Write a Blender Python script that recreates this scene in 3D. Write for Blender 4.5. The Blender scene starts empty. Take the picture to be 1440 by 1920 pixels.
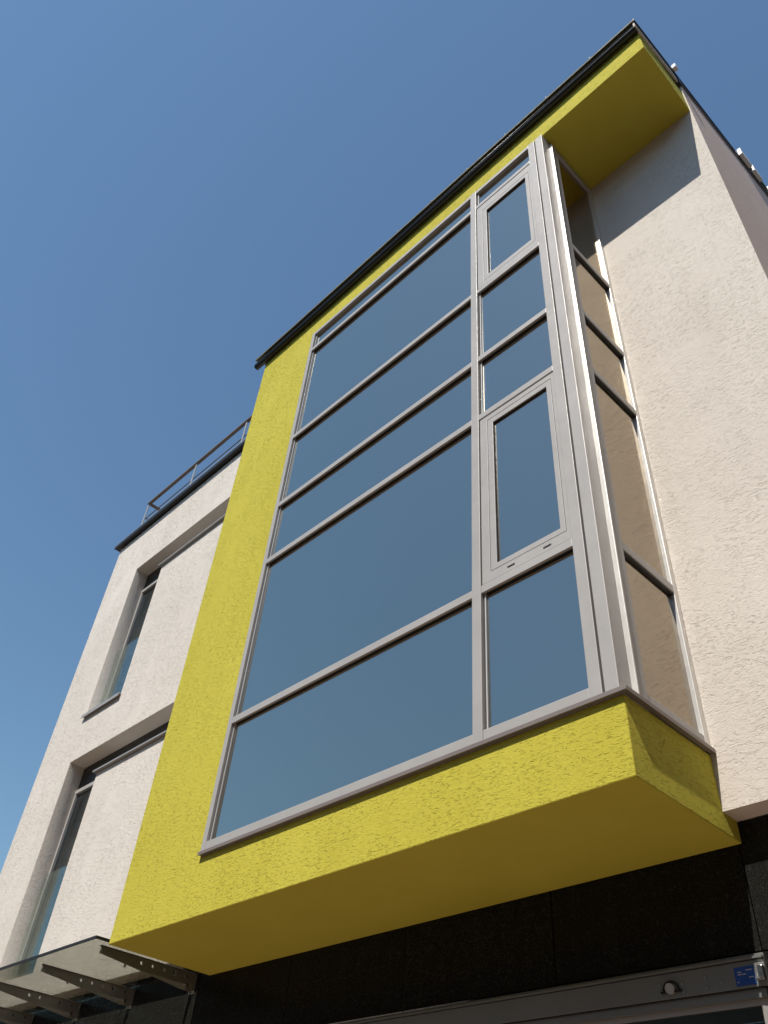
import bpy, bmesh, math, random
from mathutils import Vector, Matrix

# ------------------------------------------------------------------ scale
S = 0.7            # facade module -> metres
Z0 = 3.214         # height of the underside of the bay above the ground
def W(x, y, z):
    return Vector((x * S, y * S, z * S + Z0))

scene = bpy.context.scene
col = scene.collection

# ------------------------------------------------------------------ camera
cam_d = bpy.data.cameras.new('camera')
cam = bpy.data.objects.new('camera', cam_d)
col.objects.link(cam)
right = Vector((0.69844844, 0.71234722, 0.06878382))
down = Vector((-0.45232147, 0.51388069, -0.72892518))
fwd = Vector((-0.5545946, 0.47800426, 0.68112911))
M = Matrix((right, -down, -fwd)).transposed().to_4x4()
M.translation = W(8.3822, -4.1843, -2.3064)
cam.matrix_world = M
cam_d.sensor_fit = 'VERTICAL'
cam_d.sensor_height = 24.0
cam_d.lens = 24.0 * 1565.0 / 1920.0
cam_d.clip_start = 0.05
cam_d.clip_end = 3000
scene.camera = cam

# ------------------------------------------------------------------ light
sun_to = Vector((0.165, -1.042, 1.553)).normalized()      # towards the sun
elev = math.asin(sun_to.z)
world = bpy.data.worlds.new('World')
scene.world = world
world.use_nodes = True
wn = world.node_tree
bg = wn.nodes['Background']
sky = wn.nodes.new('ShaderNodeTexSky')
sky.sky_type = 'NISHITA'
sky.sun_disc = False
sky.sun_elevation = elev
sky.sun_rotation = math.atan2(sun_to.x, sun_to.y)
sky.altitude = 200
sky.air_density = 1.5
sky.dust_density = 0.4
sky.ozone_density = 5.0
tint = wn.nodes.new('ShaderNodeMix'); tint.data_type = 'RGBA'; tint.blend_type = 'MULTIPLY'
tint.inputs[0].default_value = 1.0
tint.inputs[7].default_value = (0.93, 1.02, 1.0, 1)
wn.links.new(sky.outputs[0], tint.inputs[6])
wn.links.new(tint.outputs[2], bg.inputs[0])
bg.inputs[1].default_value = 0.112
sd = bpy.data.lights.new('sun', 'SUN')
sd.energy = 5.0
sd.angle = math.radians(0.5)
sd.color = (1.0, 0.94, 0.86)
sun = bpy.data.objects.new('sun', sd)
col.objects.link(sun)
sun.rotation_euler = (-sun_to).to_track_quat('-Z', 'Y').to_euler()
sun.location = (8, -20, 30)

vs = scene.view_settings
vs.view_transform = 'Standard'
vs.look = 'None'
vs.exposure = 0.1
vs.gamma = 1.0
vs.use_curve_mapping = False
cy = scene.cycles
cy.use_denoising = True
cy.max_bounces = 12
cy.transparent_max_bounces = 24
cy.sample_clamp_indirect = 30.0
cy.caustics_reflective = True
cy.blur_glossy = 0.0

# ------------------------------------------------------------------ materials
def newmat(name):
    m = bpy.data.materials.new(name)
    m.use_nodes = True
    nt = m.node_tree
    return m, nt, nt.nodes['Principled BSDF']

def N(nt, t, **kw):
    n = nt.nodes.new(t)
    for k, v in kw.items():
        setattr(n, k, v)
    return n

def noise(nt, vec, scale, detail=2.0, rough=0.5, dist=0.0):
    n = N(nt, 'ShaderNodeTexNoise')
    n.inputs['Scale'].default_value = scale
    n.inputs['Detail'].default_value = detail
    n.inputs['Roughness'].default_value = rough
    n.inputs['Distortion'].default_value = dist
    nt.links.new(vec, n.inputs['Vector'])
    return n.outputs[0]

def mapped(nt, sc):
    g = N(nt, 'ShaderNodeNewGeometry')
    mp = N(nt, 'ShaderNodeMapping')
    mp.inputs['Scale'].default_value = sc
    nt.links.new(g.outputs['Position'], mp.inputs['Vector'])
    return mp.outputs[0]

def rng(nt, val, a, b, c=0.0, d=1.0, smooth=False):
    m = N(nt, 'ShaderNodeMapRange')
    m.clamp = True
    if smooth:
        m.interpolation_type = 'SMOOTHSTEP'
    m.inputs[1].default_value = a; m.inputs[2].default_value = b
    m.inputs[3].default_value = c; m.inputs[4].default_value = d
    nt.links.new(val, m.inputs[0])
    return m.outputs[0]

def math_(nt, op, a, b):
    m = N(nt, 'ShaderNodeMath', operation=op)
    for i, v in enumerate((a, b)):
        if hasattr(v, 'node'):
            nt.links.new(v, m.inputs[i])
        else:
            m.inputs[i].default_value = v
    return m.outputs[0]

def mixcol(nt, fac, a, b):
    m = N(nt, 'ShaderNodeMix', data_type='RGBA')
    for sock, v in ((m.inputs[0], fac), (m.inputs[6], a), (m.inputs[7], b)):
        if hasattr(v, 'node'):
            nt.links.new(v, sock)
        else:
            sock.default_value = v if not isinstance(v, tuple) else (v + (1,))[:4]
    return m.outputs[2]

def plaster(name, colr, dark, groove=1.0, grain=1.0, strength=0.6, sc=1.0):
    """rubbed render: short horizontal worm tracks in a fine grain"""
    m, nt, b = newmat(name)
    v1 = mapped(nt, (18 * sc, 18 * sc, 68 * sc))
    v2 = mapped(nt, (1, 1, 1))
    v3 = mapped(nt, (30 * sc, 30 * sc, 105 * sc))
    n1 = noise(nt, v1, 1.0, 2.0, 0.5, 0.25)
    n3 = noise(nt, v3, 1.0, 2.0, 0.5, 0.35)
    g1 = rng(nt, n1, 0.61, 0.645, 0, 1, True)
    g3 = rng(nt, n3, 0.61, 0.65, 0, 0.7, True)
    tracks = math_(nt, 'MAXIMUM', g1, g3)
    patch = rng(nt, noise(nt, v2, 2.2, 3, 0.6), 0.38, 0.58, 0.15, 1.0)
    tracks = math_(nt, 'MULTIPLY', tracks, patch)
    fine = noise(nt, v2, 210, 3, 0.65)
    mid = noise(nt, v2, 38, 3, 0.65)
    h = math_(nt, 'ADD', math_(nt, 'MULTIPLY', fine, 0.35 * grain), math_(nt, 'MULTIPLY', mid, 0.28 * grain))
    h = math_(nt, 'SUBTRACT', h, math_(nt, 'MULTIPLY', tracks, 1.7 * groove))
    bump = N(nt, 'ShaderNodeBump')
    bump.inputs['Strength'].default_value = strength
    bump.inputs['Distance'].default_value = 0.013
    nt.links.new(h, bump.inputs['Height'])
    nt.links.new(bump.outputs[0], b.inputs['Normal'])
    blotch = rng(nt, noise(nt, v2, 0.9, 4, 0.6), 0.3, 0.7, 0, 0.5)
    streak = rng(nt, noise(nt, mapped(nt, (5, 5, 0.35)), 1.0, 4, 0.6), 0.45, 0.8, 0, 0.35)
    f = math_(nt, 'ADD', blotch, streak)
    f = math_(nt, 'ADD', f, math_(nt, 'MULTIPLY', tracks, 0.35 * groove))  # tracks also darkened in the colour, for groove shade and dirt
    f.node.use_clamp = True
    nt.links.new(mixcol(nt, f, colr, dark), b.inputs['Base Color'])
    b.inputs['Roughness'].default_value = 0.92
    b.inputs['Specular IOR Level'].default_value = 0.2
    return m

def smooth_plaster(name, colr, dark):
    m, nt, b = newmat(name)
    v = mapped(nt, (1, 1, 1))
    nt.links.new(mixcol(nt, rng(nt, noise(nt, v, 1.3, 4, 0.6), 0.35, 0.7), colr, dark), b.inputs['Base Color'])
    bump = N(nt, 'ShaderNodeBump'); bump.inputs['Strength'].default_value = 0.15; bump.inputs['Distance'].default_value = 0.003
    nt.links.new(noise(nt, v, 60, 3, 0.6), bump.inputs['Height'])
    nt.links.new(bump.outputs[0], b.inputs['Normal'])
    b.inputs['Roughness'].default_value = 0.92
    b.inputs['Specular IOR Level'].default_value = 0.2
    return m

def metal(name, colr, rough=0.4, metallic=0.35, var=0.06, spec=0.5):
    m, nt, b = newmat(name)
    v = mapped(nt, (1, 1, 1))
    n = noise(nt, v, 2.5, 4, 0.6)
    dark = tuple(c * (1 - 2.2 * var) for c in colr)
    nt.links.new(mixcol(nt, rng(nt, n, 0.3, 0.7), colr, dark), b.inputs['Base Color'])
    n2 = noise(nt, v, 30, 3, 0.6)
    nt.links.new(rng(nt, n2, 0.3, 0.7, rough * 0.85, rough * 1.15), b.inputs['Roughness'])
    b.inputs['Metallic'].default_value = metallic
    b.inputs['Specular IOR Level'].default_value = spec
    return m

def glass(name, refl, trans, base=0.35, rough=0.0, power=4.0, haze=0.0):
    """coated pane: sky reflection over a tinted see-through"""
    m, nt, b = newmat(name)
    nt.nodes.remove(b)
    out = nt.nodes['Material Output']
    lw = N(nt, 'ShaderNodeLayerWeight'); lw.inputs[0].default_value = 0.5
    p = math_(nt, 'POWER', lw.outputs['Facing'], power)
    fac = math_(nt, 'ADD', math_(nt, 'MULTIPLY', p, 1 - base), base)
    gl = N(nt, 'ShaderNodeBsdfGlossy'); gl.inputs['Roughness'].default_value = rough
    gl.inputs['Color'].default_value = refl + (1,)
    if haze:            # rougher lobe added so sunlight reflected off the pane reaches the jamb
        g2 = N(nt, 'ShaderNodeBsdfGlossy'); g2.inputs['Roughness'].default_value = 0.12
        g2.inputs['Color'].default_value = refl + (1,)
        mh = N(nt, 'ShaderNodeMixShader'); mh.inputs[0].default_value = haze
        nt.links.new(gl.outputs[0], mh.inputs[1]); nt.links.new(g2.outputs[0], mh.inputs[2])
        gl = mh
    tr = N(nt, 'ShaderNodeBsdfTransparent'); tr.inputs[0].default_value = trans + (1,)
    mx = N(nt, 'ShaderNodeMixShader')
    nt.links.new(fac, mx.inputs[0]); nt.links.new(tr.outputs[0], mx.inputs[1]); nt.links.new(gl.outputs[0], mx.inputs[2])
    nt.links.new(mx.outputs[0], out.inputs[0])
    return m

MAT = {}
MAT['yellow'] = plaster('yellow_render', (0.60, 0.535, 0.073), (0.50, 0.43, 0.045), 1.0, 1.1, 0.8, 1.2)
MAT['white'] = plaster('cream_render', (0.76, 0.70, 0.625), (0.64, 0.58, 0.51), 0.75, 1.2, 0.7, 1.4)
MAT['yellow_under'] = smooth_plaster('yellow_render_smooth', (0.60, 0.525, 0.070), (0.55, 0.47, 0.058))
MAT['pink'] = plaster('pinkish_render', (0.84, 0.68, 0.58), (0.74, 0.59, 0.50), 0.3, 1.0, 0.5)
MAT['white_under'] = smooth_plaster('cream_render_smooth', (0.74, 0.68, 0.61), (0.69, 0.63, 0.56))
MAT['alu'] = metal('grey_aluminium', (0.45, 0.43, 0.405), 0.45, 0.10, 0.06, 0.25)
MAT['sill'] = metal('brown_grey_sill', (0.23, 0.19, 0.17), 0.45, 0.1)
MAT['alu_sunlit'] = metal('sunlit_aluminium', (0.76, 0.74, 0.70), 0.35, 0.4)  # aluminium lightened in its colour for sun glare on jamb and trim
MAT['rubber'] = metal('black_gasket', (0.012, 0.011, 0.011), 0.6, 0.0)
MAT['dark_metal'] = metal('dark_sheet_metal', (0.035, 0.036, 0.037), 0.38, 0.5, 0.1)
MAT['roof'] = metal('weathered_roof_edge', (0.15, 0.145, 0.085), 0.8, 0.0, 0.2)
MAT['zinc'] = metal('zinc_flashing', (0.36, 0.35, 0.33), 0.5, 0.2)
MAT['post_paint'] = metal('pale_grey_post', (0.50, 0.50, 0.49), 0.45, 0.3)
MAT['wood'] = metal('red_brown_wood', (0.165, 0.125, 0.105), 0.7, 0.0, 0.15)
MAT['white_paint'] = metal('white_paint', (0.82, 0.82, 0.80), 0.4, 0.0, 0.03)
MAT['steel'] = metal('bright_steel', (0.62, 0.62, 0.60), 0.22, 1.0)
MAT['bracket'] = metal('bracket_steel', (0.19, 0.18, 0.15), 0.5, 0.4)
MAT['blue'] = metal('blue_sticker', (0.015, 0.07, 0.30), 0.4, 0.0)
MAT['header'] = metal('door_header_metal', (0.21, 0.215, 0.205), 0.45, 0.3)
MAT['interior'] = metal('interior_paint', (0.30, 0.29, 0.27), 0.9, 0.0)
MAT['interior_dark'] = metal('interior_dark_grey', (0.10, 0.10, 0.10), 0.9, 0.0)  # plain dark grey for inner floors and back walls
MAT['blind'] = metal('brown_blind', (0.20, 0.17, 0.14), 0.9, 0.0)
MAT['glass'] = glass('bay_glass', (1.0, 0.96, 0.84), (0.32, 0.34, 0.35), 0.33, 0.0, 2.0)
MAT['glass_side'] = glass('side_glass', (0.60, 0.52, 0.42), (0.30, 0.33, 0.34), 0.50, 0.0, 3.0, 0.5)
MAT['glass_win'] = glass('window_glass', (0.7, 0.78, 0.82), (0.5, 0.52, 0.52), 0.18)
MAT['glass_canopy'] = glass('canopy_glass', (0.8, 0.85, 0.84), (0.955, 0.955, 0.90), 0.03)
MAT['glass_rail'] = glass('balustrade_glass', (0.8, 0.9, 0.86), (0.93, 0.95, 0.94), 0.03)

def granite():
    m, nt, b = newmat('black_granite')
    v = mapped(nt, (1, 1, 1))
    sp = rng(nt, noise(nt, v, 190, 3, 0.7), 0.52, 0.72)
    sp2 = rng(nt, noise(nt, v, 60, 3, 0.7), 0.55, 0.75, 0, 0.5)
    f = math_(nt, 'ADD', sp, sp2); f.node.use_clamp = True
    streak = rng(nt, noise(nt, mapped(nt, (14, 14, 0.8)), 1.0, 4, 0.6), 0.5, 0.8, 0, 0.10)
    f2 = math_(nt, 'ADD', f, streak); f2.node.use_clamp = True
    nt.links.new(mixcol(nt, f2, (0.010, 0.010, 0.0092), (0.060, 0.060, 0.053)), b.inputs['Base Color'])
    nt.links.new(rng(nt, noise(nt, v, 8, 3, 0.6), 0.3, 0.7, 0.10, 0.22), b.inputs['Roughness'])
    b.inputs['Specular IOR Level'].default_value = 0.06
    return m
MAT['granite'] = granite()

def paving():
    m, nt, b = newmat('paving')
    br = N(nt, 'ShaderNodeTexBrick')
    g = mapped(nt, (1, 1, 1)); nt.links.new(g, br.inputs['Vector'])
    br.inputs['Scale'].default_value = 2.0
    br.inputs['Color1'].default_value = (0.30, 0.215, 0.165, 1); br.inputs['Color2'].default_value = (0.25, 0.18, 0.14, 1)
    br.inputs['Mortar'].default_value = (0.13, 0.10, 0.08, 1); br.inputs['Mortar Size'].default_value = 0.01
    nt.links.new(br.outputs[0], b.inputs['Base Color'])
    b.inputs['Roughness'].default_value = 0.9
    return m
MAT['paving'] = paving()
MAT['asphalt'] = metal('asphalt', (0.05, 0.049, 0.047), 0.9, 0.0, 0.12)
MAT['soil'] = metal('ground_earth', (0.16, 0.15, 0.11), 0.95, 0.0, 0.15)
MAT['opp'] = metal('ochre_render', (0.22, 0.18, 0.135), 0.9, 0.0, 0.08)
MAT['opp2'] = metal('salmon_render', (0.50, 0.36, 0.27), 0.9, 0.0, 0.08)
MAT['tile'] = metal('roof_tile_red', (0.16, 0.065, 0.045), 0.8, 0.0, 0.15)

# ------------------------------------------------------------------ builders
WP = {}     # world position of each object
def thing(name, loc, label, cat, group=None):
    o = bpy.data.objects.new(name, None)
    o.empty_display_size = 0.3
    col.objects.link(o)
    o.location = loc
    WP[o] = Vector(loc)
    o['label'] = label; o['category'] = cat
    if group: o['group'] = group
    return o

class G:
    def __init__(self):
        self.bm = bmesh.new()
    def box(self, x0, x1, y0, y1, z0, z1):
        a = W(x0, y0, z0); b = W(x1, y1, z1)
        c = (a + b) / 2
        r = bmesh.ops.create_cube(self.bm, size=1.0)
        for v in r['verts']:
            v.co = Vector((c.x + v.co.x * (b.x - a.x), c.y + v.co.y * (b.y - a.y), c.z + v.co.z * (b.z - a.z)))
        return self
    def prism(self, pts, axis, a, b):
        """polygon pts (2-D, module units) extruded along axis from a to b"""
        def P(p, t):
            if axis == 'x': return W(t, p[0], p[1])
            if axis == 'y': return W(p[0], t, p[1])
            return W(p[0], p[1], t)
        va = [self.bm.verts.new(P(p, a)) for p in pts]
        vb = [self.bm.verts.new(P(p, b)) for p in pts]
        n = len(pts)
        self.bm.faces.new(va); self.bm.faces.new(vb)
        for i in range(n):
            self.bm.faces.new((va[i], va[(i + 1) % n], vb[(i + 1) % n], vb[i]))
        bmesh.ops.recalc_face_normals(self.bm, faces=self.bm.faces[:])
        return self
    def cyl(self, p, q, r, seg=12):
        p = W(*p); q = W(*q); d = q - p
        rot = d.to_track_quat('Z', 'Y').to_matrix().to_4x4()
        mat = Matrix.Translation((p + q) / 2) @ rot
        bmesh.ops.create_cone(self.bm, cap_ends=True, segments=seg, radius1=r * S, radius2=r * S, depth=d.length, matrix=mat)
        return self
    def ring(self, ox0, ox1, oz0, oz1, ix0, ix1, iz0, iz1, y0, y1):
        """rectangular frame in an XZ plane with mitred corners"""
        o = [(ox0, oz0), (ox1, oz0), (ox1, oz1), (ox0, oz1)]
        i = [(ix0, iz0), (ix1, iz0), (ix1, iz1), (ix0, iz1)]
        V = {}
        for k in range(4):
            for nm, pp in (('o', o), ('i', i)):
                for yy, t in ((y0, 'a'), (y1, 'b')):
                    V[nm, k, t] = self.bm.verts.new(W(pp[k][0], yy, pp[k][1]))
        for k in range(4):
            l = (k + 1) % 4
            self.bm.faces.new((V['o', k, 'a'], V['o', l, 'a'], V['i', l, 'a'], V['i', k, 'a']))
            self.bm.faces.new((V['o', k, 'b'], V['i', k, 'b'], V['i', l, 'b'], V['o', l, 'b']))
            self.bm.faces.new((V['o', k, 'a'], V['o', k, 'b'], V['o', l, 'b'], V['o', l, 'a']))
            self.bm.faces.new((V['i', k, 'a'], V['i', l, 'a'], V['i', l, 'b'], V['i', k, 'b']))
        bmesh.ops.recalc_face_normals(self.bm, faces=self.bm.faces[:])
        return self
    def build(self, name, mat, parent=None, bevel=0.0, label=None, smooth=False):
        bm = self.bm
        lo = Vector((1e9,) * 3); hi = -lo
        for v in bm.verts:
            for k in range(3):
                lo[k] = min(lo[k], v.co[k]); hi[k] = max(hi[k], v.co[k])
        c = (lo + hi) / 2
        for v in bm.verts: v.co -= c
        me = bpy.data.meshes.new(name)
        bm.to_mesh(me); bm.free()
        if smooth:
            for p in me.polygons: p.use_smooth = True
        me.materials.append(MAT[mat])
        if mat in ('yellow', 'white'):          # undersides are floated smooth
            me.materials.append(MAT[mat + '_under'])
            for p in me.polygons:
                if p.normal.z < -0.9: p.material_index = 1
        return place(name, me, c, parent, bevel, label)

def place(name, me, c, parent=None, bevel=0.0, label=None):
    o = bpy.data.objects.new(name, me)
    col.objects.link(o)
    WP[o] = c.copy()
    if parent is not None:
        o.parent = parent
        o.location = c - WP[parent]
    else:
        o.location = c
    if bevel:
        md = o.modifiers.new('bevel', 'BEVEL')
        md.width = bevel; md.segments = 2; md.limit_method = 'ANGLE'; md.angle_limit = math.radians(40)
    if label: o['label'] = label
    return o

def copy_at(src, delta, parent):
    """copy of a part (and its sub-parts), shifted by delta module units"""
    d = Vector(delta) * S
    c = src.copy(); col.objects.link(c)
    c.parent = parent
    WP[c] = WP[src] + d
    c.location = WP[c] - WP[parent]
    for ch in list(src.children):
        k = ch.copy(); col.objects.link(k); k.parent = c
        WP[k] = WP[ch] + d
    return c

def holed(outer, holes, axis, a, b):
    """mesh data of a flat plate with holes: outer/holes 2-D module units"""
    cu = bpy.data.curves.new('tmp_outline', 'CURVE')
    cu.dimensions = '2D'; cu.fill_mode = 'BOTH'
    for poly in [outer] + holes:
        sp = cu.splines.new('POLY'); sp.points.add(len(poly) - 1); sp.use_cyclic_u = True
        for p, q in zip(sp.points, poly): p.co = (q[0], q[1], 0, 1)
    cu.extrude = 0.5
    ob = bpy.data.objects.new('tmp_outline', cu); col.objects.link(ob)
    dg = bpy.context.evaluated_depsgraph_get()
    me = bpy.data.meshes.new_from_object(ob.evaluated_get(dg))
    bpy.data.objects.remove(ob); bpy.data.curves.remove(cu)
    g = G(); g.bm.from_mesh(me); bpy.data.meshes.remove(me)
    bmesh.ops.remove_doubles(g.bm, verts=g.bm.verts[:], dist=1e-5)
    for v in g.bm.verts:
        t = a + (b - a) * (v.co.z + 0.5)
        p = (v.co.x, v.co.y)
        v.co = W(p[0], t, p[1]) if axis == 'y' else W(t, p[0], p[1])
    bmesh.ops.recalc_face_normals(g.bm, faces=g.bm.faces[:])
    return g

def structure(o):
    o['kind'] = 'structure'
    return o

D, D2 = 1.042, 1.232
ZB, ZT = 0.585, 8.92          # glazing bottom / top
FX0, FX1 = 1.383, 5.865       # glazing left / right on the front
MX0, MX1 = 4.765, 4.86        # mullion
TR = [8.40, 6.34, 5.02, 4.06, 1.90]   # transoms, lower edge
TH = 0.078

# ------------------------------------------------------------------ ground
def sheet(name, mat, x0, x1, y0, y1, z):
    me = bpy.data.meshes.new(name)
    c = Vector(((x0 + x1) / 2, (y0 + y1) / 2, z))
    me.from_pydata([Vector((x, y, z)) - c for x, y in ((x0, y0), (x1, y0), (x1, y1), (x0, y1))], [], [(0, 1, 2, 3)])
    me.materials.append(MAT[mat])
    return structure(place(name, me, c))
sheet('ground', 'soil', -700, 700, -700, 700, -0.13)
sheet('road', 'asphalt', -200, 200, -9.5, -3.6, -0.126)
def slab(name, mat, x0, x1, y0, y1, z0, z1):
    g = G(); g.box(x0 / S, x1 / S, y0 / S, y1 / S, (z0 - Z0) / S, (z1 - Z0) / S)
    return structure(g.build(name, mat))
slab('pavement', 'paving', -200, 200, -3.6, 12, -0.12, 0.0)
slab('pavement', 'paving', -200, 200, -13, -9.5, -0.12, 0.0)

# ------------------------------------------------------------------ the office building
B = thing('office_building', W(3, D, 0) - Vector((0, 0, Z0)),
          'cream rendered office building with a bright yellow projecting bay and grey framed glazing', 'building')

# yellow bay: a C-shaped block, its head running on to the right as an overhang
g = G()
g.prism([(0, 0), (6, 0), (6, 0.552), (FX0, 0.552), (FX0, ZT), (7.52, ZT), (7.52, 9.55), (0, 9.55)], 'y', 0, D2)
bay = g.build('bay', 'yellow', B, 0.006, 'bright yellow rendered bay projecting over the entrance')

# cream walls
g = G(); g.box(5.992, 7.1995, D, D + 0.35, 0.15, 9.54)
g.build('wall', 'white', B, 0, 'sunlit cream wall right of the bay')
def roof_z(y): return 9.55 + 0.385 * (y + 0.13)
g = G(); g.prism([(D, 0.15), (12, 0.15), (12, roof_z(12) - 0.04), (D, roof_z(D) - 0.04)], 'x', 7.2, 7.535)
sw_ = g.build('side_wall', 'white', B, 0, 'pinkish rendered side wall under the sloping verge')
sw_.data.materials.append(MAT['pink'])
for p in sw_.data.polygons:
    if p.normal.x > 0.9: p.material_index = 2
L_up = [(-5.33, 4.83), (-4.12, 4.83), (-4.12, 7.69), (-1.0, 7.69), (-1.0, 8.26), (-5.33, 8.26)]
L_lo = [(-5.28, 0.52), (-4.05, 0.52), (-4.05, 3.40), (-1.0, 3.40), (-1.0, 3.95), (-5.28, 3.95)]
g = holed([(-6.63, 0.15), (0.3, 0.15), (0.3, 9.52), (-6.63, 9.52)], [L_up, L_lo], 'y', D, D + 0.36)
g.build('wing_wall', 'white', B, 0.006, 'cream wall of the left wing with two L-shaped window slots')
g = G(); g.box(-6.63, -6.28, D + 0.361, 12, 0.15, 9.52)
g.build('wing_side_wall', 'white', B)
g = G(); g.box(-6.28, 0.3, D + 0.361, 12, 9.0, 9.3)
g.build('terrace_slab', 'zinc', B)
g = G(); g.prism([(D + 0.362, 9.3), (12, 9.3), (12, roof_z(12) - 0.16), (D + 0.362, roof_z(D + .362) - 0.16)], 'x', 0.02, 0.28)
g.build('party_wall', 'white', B)
# parapet cap
g = G()
g.box(-6.76, 0.0, D - 0.09, D + 0.40, 9.545, 9.60)
g.box(-6.76, 0.0, D - 0.105, D - 0.0905, 9.525, 9.604)
cap = g.build('parapet_cap', 'dark_metal', B, 0.003)
g = G(); g.box(-6.77, 0.0, D - 0.110, D + 0.41, 9.606, 9.622)
g.build('cap_edge', 'zinc', cap)

# ------------------------------------------------------------------ wing windows
def wing_window(xl, xr, z0, zt, zpan, label):
    y = D + 0.28
    zt2 = zt - 0.36
    g = G()
    g.box(xl, xl + 0.05, y - 0.02, y + 0.06, z0, zt2 - 0.12)
    g.box(xl, xr + 3.0, y - 0.025, y + 0.06, zt2 - 0.12, zt2 - 0.05)
    g.box(xr + 0.25, xr + 0.31, y - 0.02, y + 0.06, z0, zt2 - 0.121)
    fr = g.build('window', 'alu', B, 0.003, label)
    g = G(); g.box(xl + 0.05, xr + 0.25, y + 0.02, y + 0.032, z0, zt2 - 0.12); g.build('glass_pane', 'glass_win', fr)
    g = G(); g.box(xl, xr + 3.0, y + 0.0, y + 0.05, zt2 - 0.05, zt); g.build('blind_box', 'dark_metal', fr)
    g = G(); g.box(xl + 0.05, xr + 0.25, y + 0.20, y + 0.22, z0, zt2 - 0.12); g.build('blind', 'blind', fr)
    # coping on the infill panel
    g = G(); g.box(xr - 0.05, -0.9, D - 0.055, D + 0.27, zpan + 0.002, zpan + 0.028)
    g.build('coping', 'zinc', fr)
    return fr
w1 = wing_window(-5.33, -4.12, 4.83, 8.26, 7.69, 'upper narrow window in its deep slot on the left wing')
w2 = wing_window(-5.28, -4.05, 0.52, 3.95, 3.40, 'lower narrow window in its deep slot on the left wing')
g = G(); g.box(-5.36, -4.09, D - 0.05, D + 0.27, 4.832, 4.858); g.box(-5.36, -4.09, D - 0.055, D - 0.0505, 4.79, 4.86)
g.build('sill', 'zinc', w1, 0.002)
g = G(); g.box(-5.33, -3.9, D + 0.175, D + 0.195, 4.87, 6.32); g.build('balustrade_pane', 'glass_rail', w1)
g = G(); g.box(-5.28, -3.9, D + 0.21, D + 0.23, 0.53, 2.13); g.build('balustrade_pane', 'glass_rail', w2)

# ------------------------------------------------------------------ front glazing of the bay
YF, YG = -0.028, 0.020        # face of the bars, face of the glass
g = G()
g.box(FX0, FX0 + 0.068, YF, 0.018, ZB, ZT - 0.003)                    # left jamb cap
g.box(FX0 + 0.068, MX0, YF + 0.002, 0.02, ZT - 0.075, ZT - 0.003)    # head
g.box(MX1, 5.765, YF + 0.002, 0.02, ZT - 0.075, ZT - 0.003)
g.box(FX0 + 0.068, MX0, YF + 0.002, 0.02, ZB, ZB + 0.085)
g.box(MX1, 5.765, YF + 0.002, 0.02, ZB, ZB + 0.085)
g.box(5.765, FX1, YF, 0.02, ZB, ZT - 0.003)
cw = g.build('bay_glazing', 'alu', B, 0.003, 'large grey framed window front of the yellow bay')
g = G(); g.box(MX0, MX1, YF - 0.004, 0.02, ZB, ZT - 0.003); g.build('mullion', 'alu', cw, 0.003)
for t in TR:
    g = G(); g.box(FX0 + 0.068, MX0, YF + 0.002, 0.0, t, t + TH); g.build('transom', 'alu', cw, 0.003)
    g = G(); g.box(MX1, 5.765, YF + 0.002, 0.0, t, t + TH); g.build('transom', 'alu', cw, 0.003)
# gaskets and inner profiles
for x0, x1 in ((FX0 + 0.068, MX0), (MX1, 5.765)):
    for t in TR + [ZT - 0.08]:
        g = G(); g.box(x0, x1, 0.0005, 0.16, t + 0.006, t + TH - 0.01); g.build('gasket', 'rubber', cw)
for x0, x1 in ((FX0 + 0.002, FX0 + 0.06), (MX0 + 0.012, MX1 - 0.012), (5.775, FX1 - 0.01)):
    g = G(); g.box(x0, x1, 0.0205, 0.20, ZB + 0.002, ZT - 0.005); g.build('inner_profile', 'alu', cw)
for x0 in (FX0 + 0.082, MX1 + 0.014):
    g = G(); g.box(x0, x0 + 0.012, 0.002, 0.018, ZB + 0.09, ZT - 0.08); g.build('glazing_bead', 'alu_sunlit', cw)
# panes
lv = [ZT - 0.08] + TR + [ZB + 0.085]
tops = [ZT - 0.08] + TR
bots = [t + TH for t in TR] + [ZB + 0.085]
for zt_, zb_ in zip(tops, bots):
    g = G(); g.box(FX0 + 0.061, MX0 + 0.011, YG, YG + 0.014, zb_ - 0.003, zt_ + 0.003); g.build('glass_pane', 'glass', cw)
for k, (zt_, zb_) in enumerate(zip(tops, bots)):
    if k in (1, 4): continue
    g = G(); g.box(MX1 - 0.011, 5.774, YG, YG + 0.014, zb_ - 0.003, zt_ + 0.003); g.build('glass_pane', 'glass', cw)
# opening sashes
for (z0, z1, iz0, iz1, oz0, oz1) in ((TR[4] + TH, TR[3], 2.135, 3.90, 2.075, 3.975), (TR[1] + TH, TR[0], 6.585, 8.15, 6.50, 8.225)):
    g = G(); g.ring(MX1 + 0.012, 5.764, z0 + 0.001, z1 - 0.022, 4.962, 5.727, oz0, oz1, YF + 0.004, 0.10)
    f = g.build('window_frame', 'alu', cw, 0.002)
    g = G(); g.ring(4.967, 5.722, oz0 + 0.005, oz1 - 0.005, 5.032, 5.672, iz0, iz1, YF + 0.0045, 0.10)
    g.build('sash', 'alu', cw, 0.002)
    g = G(); g.box(5.026, 5.678, 0.002, 0.016, iz0 - 0.006, iz1 + 0.006); g.build('glass_pane', 'glass', cw)
    g = G(); g.ring(5.020, 5.684, iz0 - 0.012, iz1 + 0.012, 5.0335, 5.6705, iz0 + 0.0015, iz1 - 0.0015, -0.012, 0.0015)
    g.build('gasket', 'rubber', cw)
    if z0 < 4:
        for x in (5.14, 5.50):
            g = G(); g.box(x, x + 0.075, YF + 0.0005, YF + 0.0035, 2.02, 2.033); g.build('drain_slot', 'rubber', cw)
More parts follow.
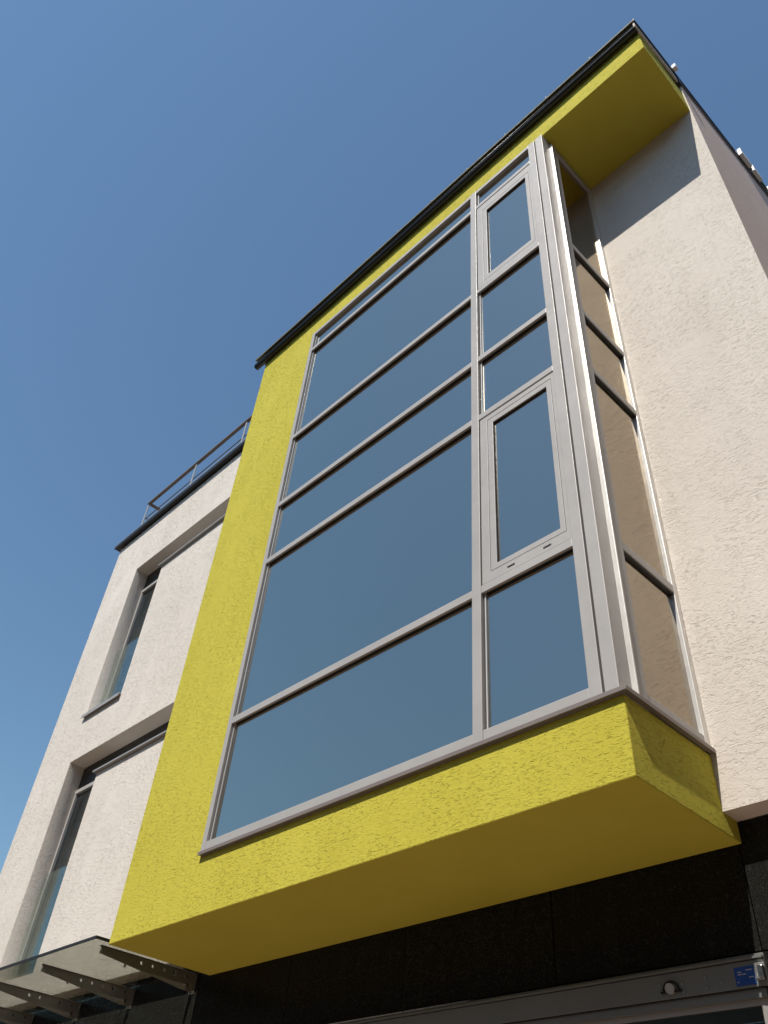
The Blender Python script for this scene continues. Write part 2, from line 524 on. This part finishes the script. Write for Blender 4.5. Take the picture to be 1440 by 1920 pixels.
# corner post
g = G()
g.box(5.884, 5.992, YF - 0.002, 0.135, ZB, ZT - 0.012)
post = g.build('corner_post', 'alu', cw, 0.004)
g = G(); g.box(5.866, 5.8835, 0.0, 0.13, ZB, ZT - 0.012); g.build('shadow_gap', 'rubber', post)
# sill sheet
g = G()
g.box(1.37, 6.038, -0.037, -0.0005, 0.556, 0.582)
g.box(6.0005, 6.038, 0.0, D - 0.002, 0.556, 0.582)
g.box(1.37, 6.0425, -0.0425, -0.0375, 0.550, 0.584)
g.box(6.0385, 6.0435, -0.0370, D - 0.002, 0.550, 0.584)
g.build('sill', 'sill', cw, 0.002)
g = G(); g.box(FX0, 5.999, 0.0, 0.3, 0.5525, 0.582); g.build('sill_base', 'alu', cw)

# side glazing
g = G()
XS = 6.020
g.box(5.93, XS, 0.145, 0.265, ZB, ZT - 0.03)
g.box(5.93, XS - 0.006, 0.265, 0.975, ZT - 0.13, ZT - 0.03)
g.box(5.93, XS - 0.006, 0.265, 0.975, ZB, ZB + 0.085)
sw = g.build('side_glazing', 'alu', B, 0.003, 'narrow grey framed glazing on the side of the bay')
g = G(); g.box(5.93, XS - 0.004, 0.975, D - 0.003, ZB, ZT - 0.03); g.build('jamb', 'alu_sunlit', sw, 0.003)
g = G(); g.box(XS - 0.04, XS + 0.012, 0.128, 0.1445, ZB, ZT - 0.10); g.build('trim_strip', 'alu_sunlit', sw, 0.002)
sidez = [6.38, 5.06, 4.10, 1.92]
for t in sidez:
    g = G(); g.box(5.93, XS - 0.004, 0.265, 0.975, t, t + TH); g.build('transom', 'alu', sw, 0.003)
    g = G(); g.box(5.955, XS - 0.014, 0.2655, 0.9745, t - 0.020, t - 0.0005); g.build('gasket', 'rubber', sw)
stops = [ZT - 0.13] + sidez
sbots = [t + TH for t in sidez] + [ZB + 0.085]
for a_, b_ in zip(stops, sbots):
    g = G(); g.box(5.970, 5.982, 0.262, 0.978, b_ - 0.003, a_ + 0.003); g.build('glass_pane', 'glass_side', sw)
g = G(); g.box(5.90, 6.0, 0.15, D - 0.002, ZT - 0.029, ZT - 0.001); g.build('head_gasket', 'rubber', sw)

# rooms behind the glazing
g = G()
g.box(0.3, 7.19, 4.2, 4.35, 0.3, 9.3)
g.box(0.3, 0.45, D2 + 0.01, 4.19, 0.3, 9.3)
g.box(7.0, 7.19, D + 0.36, 4.19, 0.3, 9.3)
g.build('room_wall', 'interior', B)
g = G(); g.box(0.46, 5.88, 0.40, 4.19, 4.60, 4.85); g.build('floor_slab', 'interior_dark', B)
g = G(); g.box(0.46, 6.99, D2 + 0.01, 4.19, 9.0, 9.2); g.build('room_ceiling', 'interior', B)
g = G(); g.box(0.46, 6.99, D2 + 0.01, 4.19, 0.3, 0.5); g.build('room_floor', 'interior_dark', B)
g = G(); g.box(-6.2, -0.1, 3.0, 3.15, 0.2, 9.0); g.build('wing_room_wall', 'interior_dark', B)

# ------------------------------------------------------------------ roof
g = G()
y0, y1 = -0.13, 6.0
g.prism([(y0, roof_z(y0) - 0.035), (y1, roof_z(y1) - 0.035), (y1, roof_z(y1)), (y0, roof_z(y0))], 'x', -0.17, 7.55)
roof = g.build('roof', 'roof', B)
g = G()   # half-round gutter
seg = 12
cyy, czz, rr = -0.056, 9.425, 0.052
pts = [(cyy + rr * math.cos(math.pi + math.pi * k / seg), czz + rr * math.sin(math.pi + math.pi * k / seg)) for k in range(seg + 1)]
pin = [(cyy + (rr - 0.008) * math.cos(math.pi + math.pi * k / seg), czz + (rr - 0.008) * math.sin(math.pi + math.pi * k / seg)) for k in range(seg + 1)]
g.prism(pts + pin[::-1], 'x', -0.19, 7.52)
gut = g.build('gutter', 'dark_metal', B)
g = G(); g.prism(pts, 'x', -0.203, -0.1905); g.build('end_cap', 'dark_metal', gut)
g = G(); g.prism(pts, 'x', 7.5205, 7.532); g.build('end_cap', 'dark_metal', gut)
g = G(); g.cyl((-0.19, cyy - rr, czz + 0.004), (7.52, cyy - rr, czz + 0.004), 0.008, 8); g.build('gutter_bead', 'dark_metal', gut, smooth=True)
hk = None
for k in range(11):
    x = 0.55 + k * 0.705 - 0.705
    if hk is None:
        g = G(); g.box(x, x + 0.014, -0.135, -0.115, 9.551, 9.575); hk = g.build('gutter_hook', 'zinc', gut)
    else:
        copy_at(hk, (k * 0.705, 0, 0), gut)
# verge board and wood strip along the sloping edge
g = G(); g.prism([(-0.11, roof_z(-0.11) - 0.17), (0.99, roof_z(0.99) - 0.24), (0.99, roof_z(0.99) - 0.036), (-0.11, roof_z(-0.11) - 0.036)], 'x', 7.5215, 7.545)
g.build('verge_board', 'white', roof)
g = G(); g.prism([(1.06, roof_z(1.06) - 0.17), (y1, roof_z(y1) - 0.17), (y1, roof_z(y1) - 0.036), (1.06, roof_z(1.06) - 0.036)], 'x', 7.5355, 7.549)
g.build('verge_batten', 'wood', roof)
g = G(); g.prism([(-0.13, roof_z(-0.13) - 0.05), (y1, roof_z(y1) - 0.07), (y1, roof_z(y1) + 0.02), (-0.13, roof_z(-0.13) + 0.02)], 'x', 7.5505, 7.562)
g.build('verge_flashing', 'dark_metal', roof)
g = G(); g.box(7.5215, 7.56, 1.0, 1.055, roof_z(1.0) - 0.28, roof_z(1.0) - 0.04); g.build('gutter_outlet', 'dark_metal', roof)

for (ya, yb, h) in ((0.84, 0.93, 0.09), (2.95, 3.33, 0.17), (3.42, 3.74, 0.15), (4.05, 4.35, 0.15)):
    g = G(); g.prism([(ya, roof_z(ya) - 0.05), (yb, roof_z(yb) - 0.05), (yb - 0.02, roof_z(yb) + h), (ya + 0.02, roof_z(ya) + h)], 'x', 7.5635, 7.62)
    g.build('roof_cap', 'white_paint', roof, 0.004)
g = G(); g.prism([(3.3, roof_z(3.3) + 0.021), (5.5, roof_z(5.5) + 0.021), (5.5, roof_z(5.5) + 0.075), (3.3, roof_z(3.3) + 0.075)], 'x', 7.5625, 7.59)
g.build('snow_rail', 'roof', roof)
# ------------------------------------------------------------------ ground floor in black granite
g = G(); g.box(-6.6, 7.5, D2 + 0.06, D2 + 0.3, -0.645, 0.148)
g.box(-6.6, 0.9, D2 + 0.06, D2 + 0.3, -Z0 / S, -0.6455)
g.box(5.97, 7.5, D2 + 0.06, D2 + 0.3, -Z0 / S, -0.6455)
base = g.build('ground_floor_wall', 'rubber', B)
g = G(); g.box(7.2, 7.5, D2 + 0.301, 12, -Z0 / S, 0.148); g.build('ground_floor_side', 'granite', B)
xe = [-6.63, -4.80, -3.26, -1.72, -0.18, 1.36, 2.90, 4.44, 5.975, 7.50]
ze = [0.147, -0.643, -1.49, -2.34, -3.19, -4.04, -Z0 / S]
random.seed(4)
for i in range(len(xe) - 1):
    for j in range(len(ze) - 1):
        x0, x1 = xe[i] + 0.004, xe[i + 1] - 0.004
        if j > 0 and x0 >= 1.3 and x1 < 5.98: continue
        g = G(); dy = random.uniform(-0.002, 0.002)
        g.box(x0, x1, D2 + dy, D2 + 0.055, ze[j + 1] + 0.004, ze[j] - 0.004)
        g.build('granite_panel', 'granite', base, 0.0015)

# sliding door under the bay
g = G()
g.box(1.37, 5.985, D2 - 0.035, D2 - 0.002, -0.835, -0.692); g.box(1.37, 5.962, D2 - 0.002, D2 + 0.10, -0.835, -0.692)
hd = g.build('door_header', 'header', B, 0.002)
g = G(); g.box(1.37, 5.985, D2 - 0.050, D2 - 0.002, -0.6875, -0.676); g.box(1.37, 5.985, D2 - 0.02, D2 - 0.002, -0.6755, -0.655); g.build('header_lip', 'header', hd)
g = G(); g.box(1.37, 5.962, D2 - 0.03, D2 + 0.10, -0.842, -0.8355); g.build('seal', 'rubber', hd)
g = G(); g.box(1.37, 5.955, D2 - 0.015, D2 + 0.08, -0.888, -0.8425); g.build('guide_rail', 'header', hd)
# motion sensor
a = [math.pi * k / 12 for k in range(13)]
sx, sz = 5.352, -0.792
g = G(); g.prism([(sx + 0.060 * math.cos(t), sz + 0.058 * math.sin(t)) for t in a] + [(sx + 0.049 * math.cos(t), sz + 0.047 * math.sin(t)) for t in a[::-1]], 'y', D2 - 0.046, D2 - 0.0355)
s_ = g.build('motion_sensor', 'rubber', hd)
g = G(); g.box(sx - 0.075, sx + 0.075, D2 - 0.046, D2 - 0.0355, sz - 0.012, sz - 0.001); g.build('sensor_foot', 'rubber', hd)
g = G(); g.cyl((sx, D2 - 0.0358, sz + 0.012), (sx, D2 - 0.060, sz + 0.008), 0.031, 20); g.build('sensor_lens', 'post_paint', hd, smooth=False)
sc0 = None
for x, z in ((5.275, -0.755), (5.275, -0.805), (5.435, -0.765), (5.44, -0.808), (5.595, -0.748), (5.60, -0.808), (5.70, -0.79)):
    if sc0 is None:
        g = G(); g.cyl((x, D2 - 0.0355, z), (x, D2 - 0.042, z), 0.008, 8); sc0 = g.build('screw', 'steel', hd); s0 = (x, z)
    else:
        copy_at(sc0, (x - s0[0], 0, z - s0[1]), hd)
g = G(); g.box(5.790, 5.917, D2 - 0.039, D2 - 0.0355, -0.822, -0.722); g.build('sticker', 'blue', hd)
for x, z, w in ((5.785, -0.752, 0.025), (5.785, -0.765, 0.03), (5.84, -0.745, 0.04), (5.818, -0.765, 0.02), (5.852, -0.785, 0.03), (5.775, -0.805, 0.012)):
    g = G(); g.box(x + 0.025, x + 0.025 + w, D2 - 0.0400, D2 - 0.0392, z, z + 0.006); g.build('print_line', 'post_paint', hd)
g = G(); g.box(5.952, 5.985, D2 - 0.075, D2 - 0.0355, -0.80, -0.735); g.box(5.928, 5.985, D2 - 0.07, D2 - 0.0355, -0.812, -0.801); g.build('end_bracket', 'steel', hd, 0.002)
g = G()
for x0, x1 in ((1.40, 3.65), (3.68, 5.955)):
    g.box(x0, x0 + 0.06, D2 + 0.01, D2 + 0.05, -Z0 / S + 0.02, -0.889); g.box(x1 - 0.06, x1, D2 + 0.01, D2 + 0.05, -Z0 / S + 0.02, -0.889)
    g.box(x0 + 0.06, x1 - 0.06, D2 + 0.01, D2 + 0.05, -0.92, -0.889)
dr = g.build('sliding_door', 'zinc', B)
for x0, x1 in ((1.46, 3.59), (3.74, 5.895)):
    g = G(); g.box(x0, x1, D2 + 0.025, D2 + 0.037, -Z0 / S + 0.02, -0.92); g.build('glass_pane', 'glass_win', dr)
g = G(); g.box(1.0, 7.0, 4.2, 4.35, -Z0 / S, -0.3); g.box(1.0, 7.0, D2 + 0.35, 4.19, -0.3, -0.2); g.build('lobby_wall', 'interior_dark', B)

# ------------------------------------------------------------------ glass canopy
CN = thing('glass_canopy', W(-3, D2, -0.15), 'greenish glass canopy on tapered steel brackets left of the yellow bay', 'canopy')
g = G(); g.box(-6.4, -0.12, -0.085, D2 - 0.03, 0.056, 0.076); g.build('glass_panel', 'glass_canopy', CN)
g = G(); g.box(-6.4, -0.108, -0.096, -0.0855, 0.052, 0.080); g.build('edge_strip', 'rubber', CN)
g = G(); g.box(-0.1195, -0.108, -0.085, D2 - 0.03, 0.052, 0.080); g.build('edge_strip', 'rubber', CN)
def bracket(xb):
    outer = [(0.075, 0.052), (0.075, -0.014), (0.60, -0.066), (1.10, -0.122), (D2 - 0.01, -0.122), (D2 - 0.01, 0.052)]
    holes = []
    for y in (0.56, 0.70, 0.84, 0.97):
        z = 0.004
        holes.append([(y + 0.019 * math.cos(t), z + 0.019 * math.sin(t)) for t in [2 * math.pi * k / 12 for k in range(12)]])
    b = holed(outer, holes, 'x', xb - 0.012, xb + 0.012).build('bracket', 'bracket', CN)
    g = G(); g.box(xb - 0.05, xb + 0.05, D2 - 0.0095, D2 - 0.003, -0.145, 0.05); g.build('base_plate', 'bracket', b)
    g = G(); g.box(xb - 0.025, xb + 0.025, 0.06, D2 - 0.02, 0.0525, 0.0555); g.build('top_flange', 'bracket', b)
    for y, z in ((1.12, 0.0), (1.14, -0.078)):
        g = G(); g.cyl((xb - 0.03, y, z), (xb + 0.03, y, z), 0.015, 8); g.build('bolt', 'steel', b)
    for z in (-0.11,):
        g = G(); g.cyl((xb + 0.035, D2 - 0.025, z), (xb + 0.035, D2 - 0.0095, z), 0.012, 8); g.build('bolt', 'steel', b)
    return b
b0 = bracket(-0.285)
for k in range(1, 6):
    copy_at(b0, (-1.255 * k, 0, 0), CN)
fx = None
for k in range(5):
    for dx in (-0.45,):
        if fx is None:
            g = G(); g.cyl((-0.285 + dx, 0.62, 0.04), (-0.285 + dx, 0.62, 0.09), 0.014, 8); fx = g.build('glass_fixing', 'steel', CN)
        else:
            copy_at(fx, (-1.255 * k, 0, 0), CN)

# ------------------------------------------------------------------ terrace railing
RL = thing('terrace_railing', W(-4.3, D + 0.15, 9.62), 'thin terrace railing with brown handrail along the left wing roof', 'railing')
yr = D + 0.15
p0 = None
for x in (-6.33, -4.36, -2.52, -0.7):
    if p0 is None:
        g = G(); g.box(x - 0.022, x + 0.022, yr - 0.012, yr + 0.012, 9.623, 10.86); p0 = g.build('post', 'post_paint', RL)
    else:
        copy_at(p0, (x + 6.33, 0, 0), RL)
g = G(); g.box(-6.36, 0.0, yr - 0.036, yr + 0.036, 10.861, 10.89); g.box(-6.36, -6.28, yr + 0.037, 6.0, 10.861, 10.89); g.build('handrail', 'wood', RL)
g = G(); g.cyl((-6.33, yr + 0.03, 10.42), (0.0, yr + 0.03, 10.42), 0.013, 8); g.cyl((-6.31, yr + 0.03, 10.42), (-6.31, 6.0, 10.42), 0.013, 8); g.build('middle_rail', 'wood', RL)

# ------------------------------------------------------------------ unseen building across the street, added for reflections and to block low sky
O = thing('added_opposite_building', Vector((2, -13, 0)), 'ochre rendered house across the street, out of view, added for reflections and sky blocking', 'building')
def obox(name, mat, x0, x1, y0, y1, z0, z1, parent=None):
    g = G(); g.box(x0 / S, x1 / S, y0 / S, y1 / S, (z0 - Z0) / S, (z1 - Z0) / S)
    return g.build(name, mat, parent or O)
obox('wall', 'opp', -26, 22, -22, -13.002, 0, 9.5)
g = G(); g.prism([(y / S, (z - Z0) / S) for y, z in ((-12.6, 9.5), (-17.5, 12.5), (-22.4, 9.5))], 'x', -26.4 / S, 22.4 / S); g.build('roof', 'tile', O)
w0 = None
for fl in range(3):
    for k in range(16):
        x = -24.5 + 2.95 * k; z = 1.0 + 3.0 * fl
        if w0 is None:
            w0 = obox('window', 'white_paint', x, x + 1.2, -13.0, -12.95, z, z + 1.6)
            obox('glass_pane', 'glass_win', x + 0.08, x + 1.12, -12.949, -12.94, z + 0.08, z + 1.52, w0)
            xz0 = (x, z)
        else:
            copy_at(w0, ((x - xz0[0]) / S, 0, (z - xz0[1]) / S), O)

# unseen neighbouring house, added to block sky light and bounce warm light
O2 = thing('added_neighbour_building', Vector((17, -2, 0)), 'unseen neighbour house on the right, added to block sky and bounce warm light', 'building')
obox('wall', 'opp2', 11.5, 22, -11, 11, 0, 12, O2)
g = G(); g.prism([(x / S, (z - Z0) / S) for x, z in ((11.2, 12), (16.8, 15), (22.4, 12))], 'y', -11.3 / S, 11.3 / S); g.build('roof', 'tile', O2)
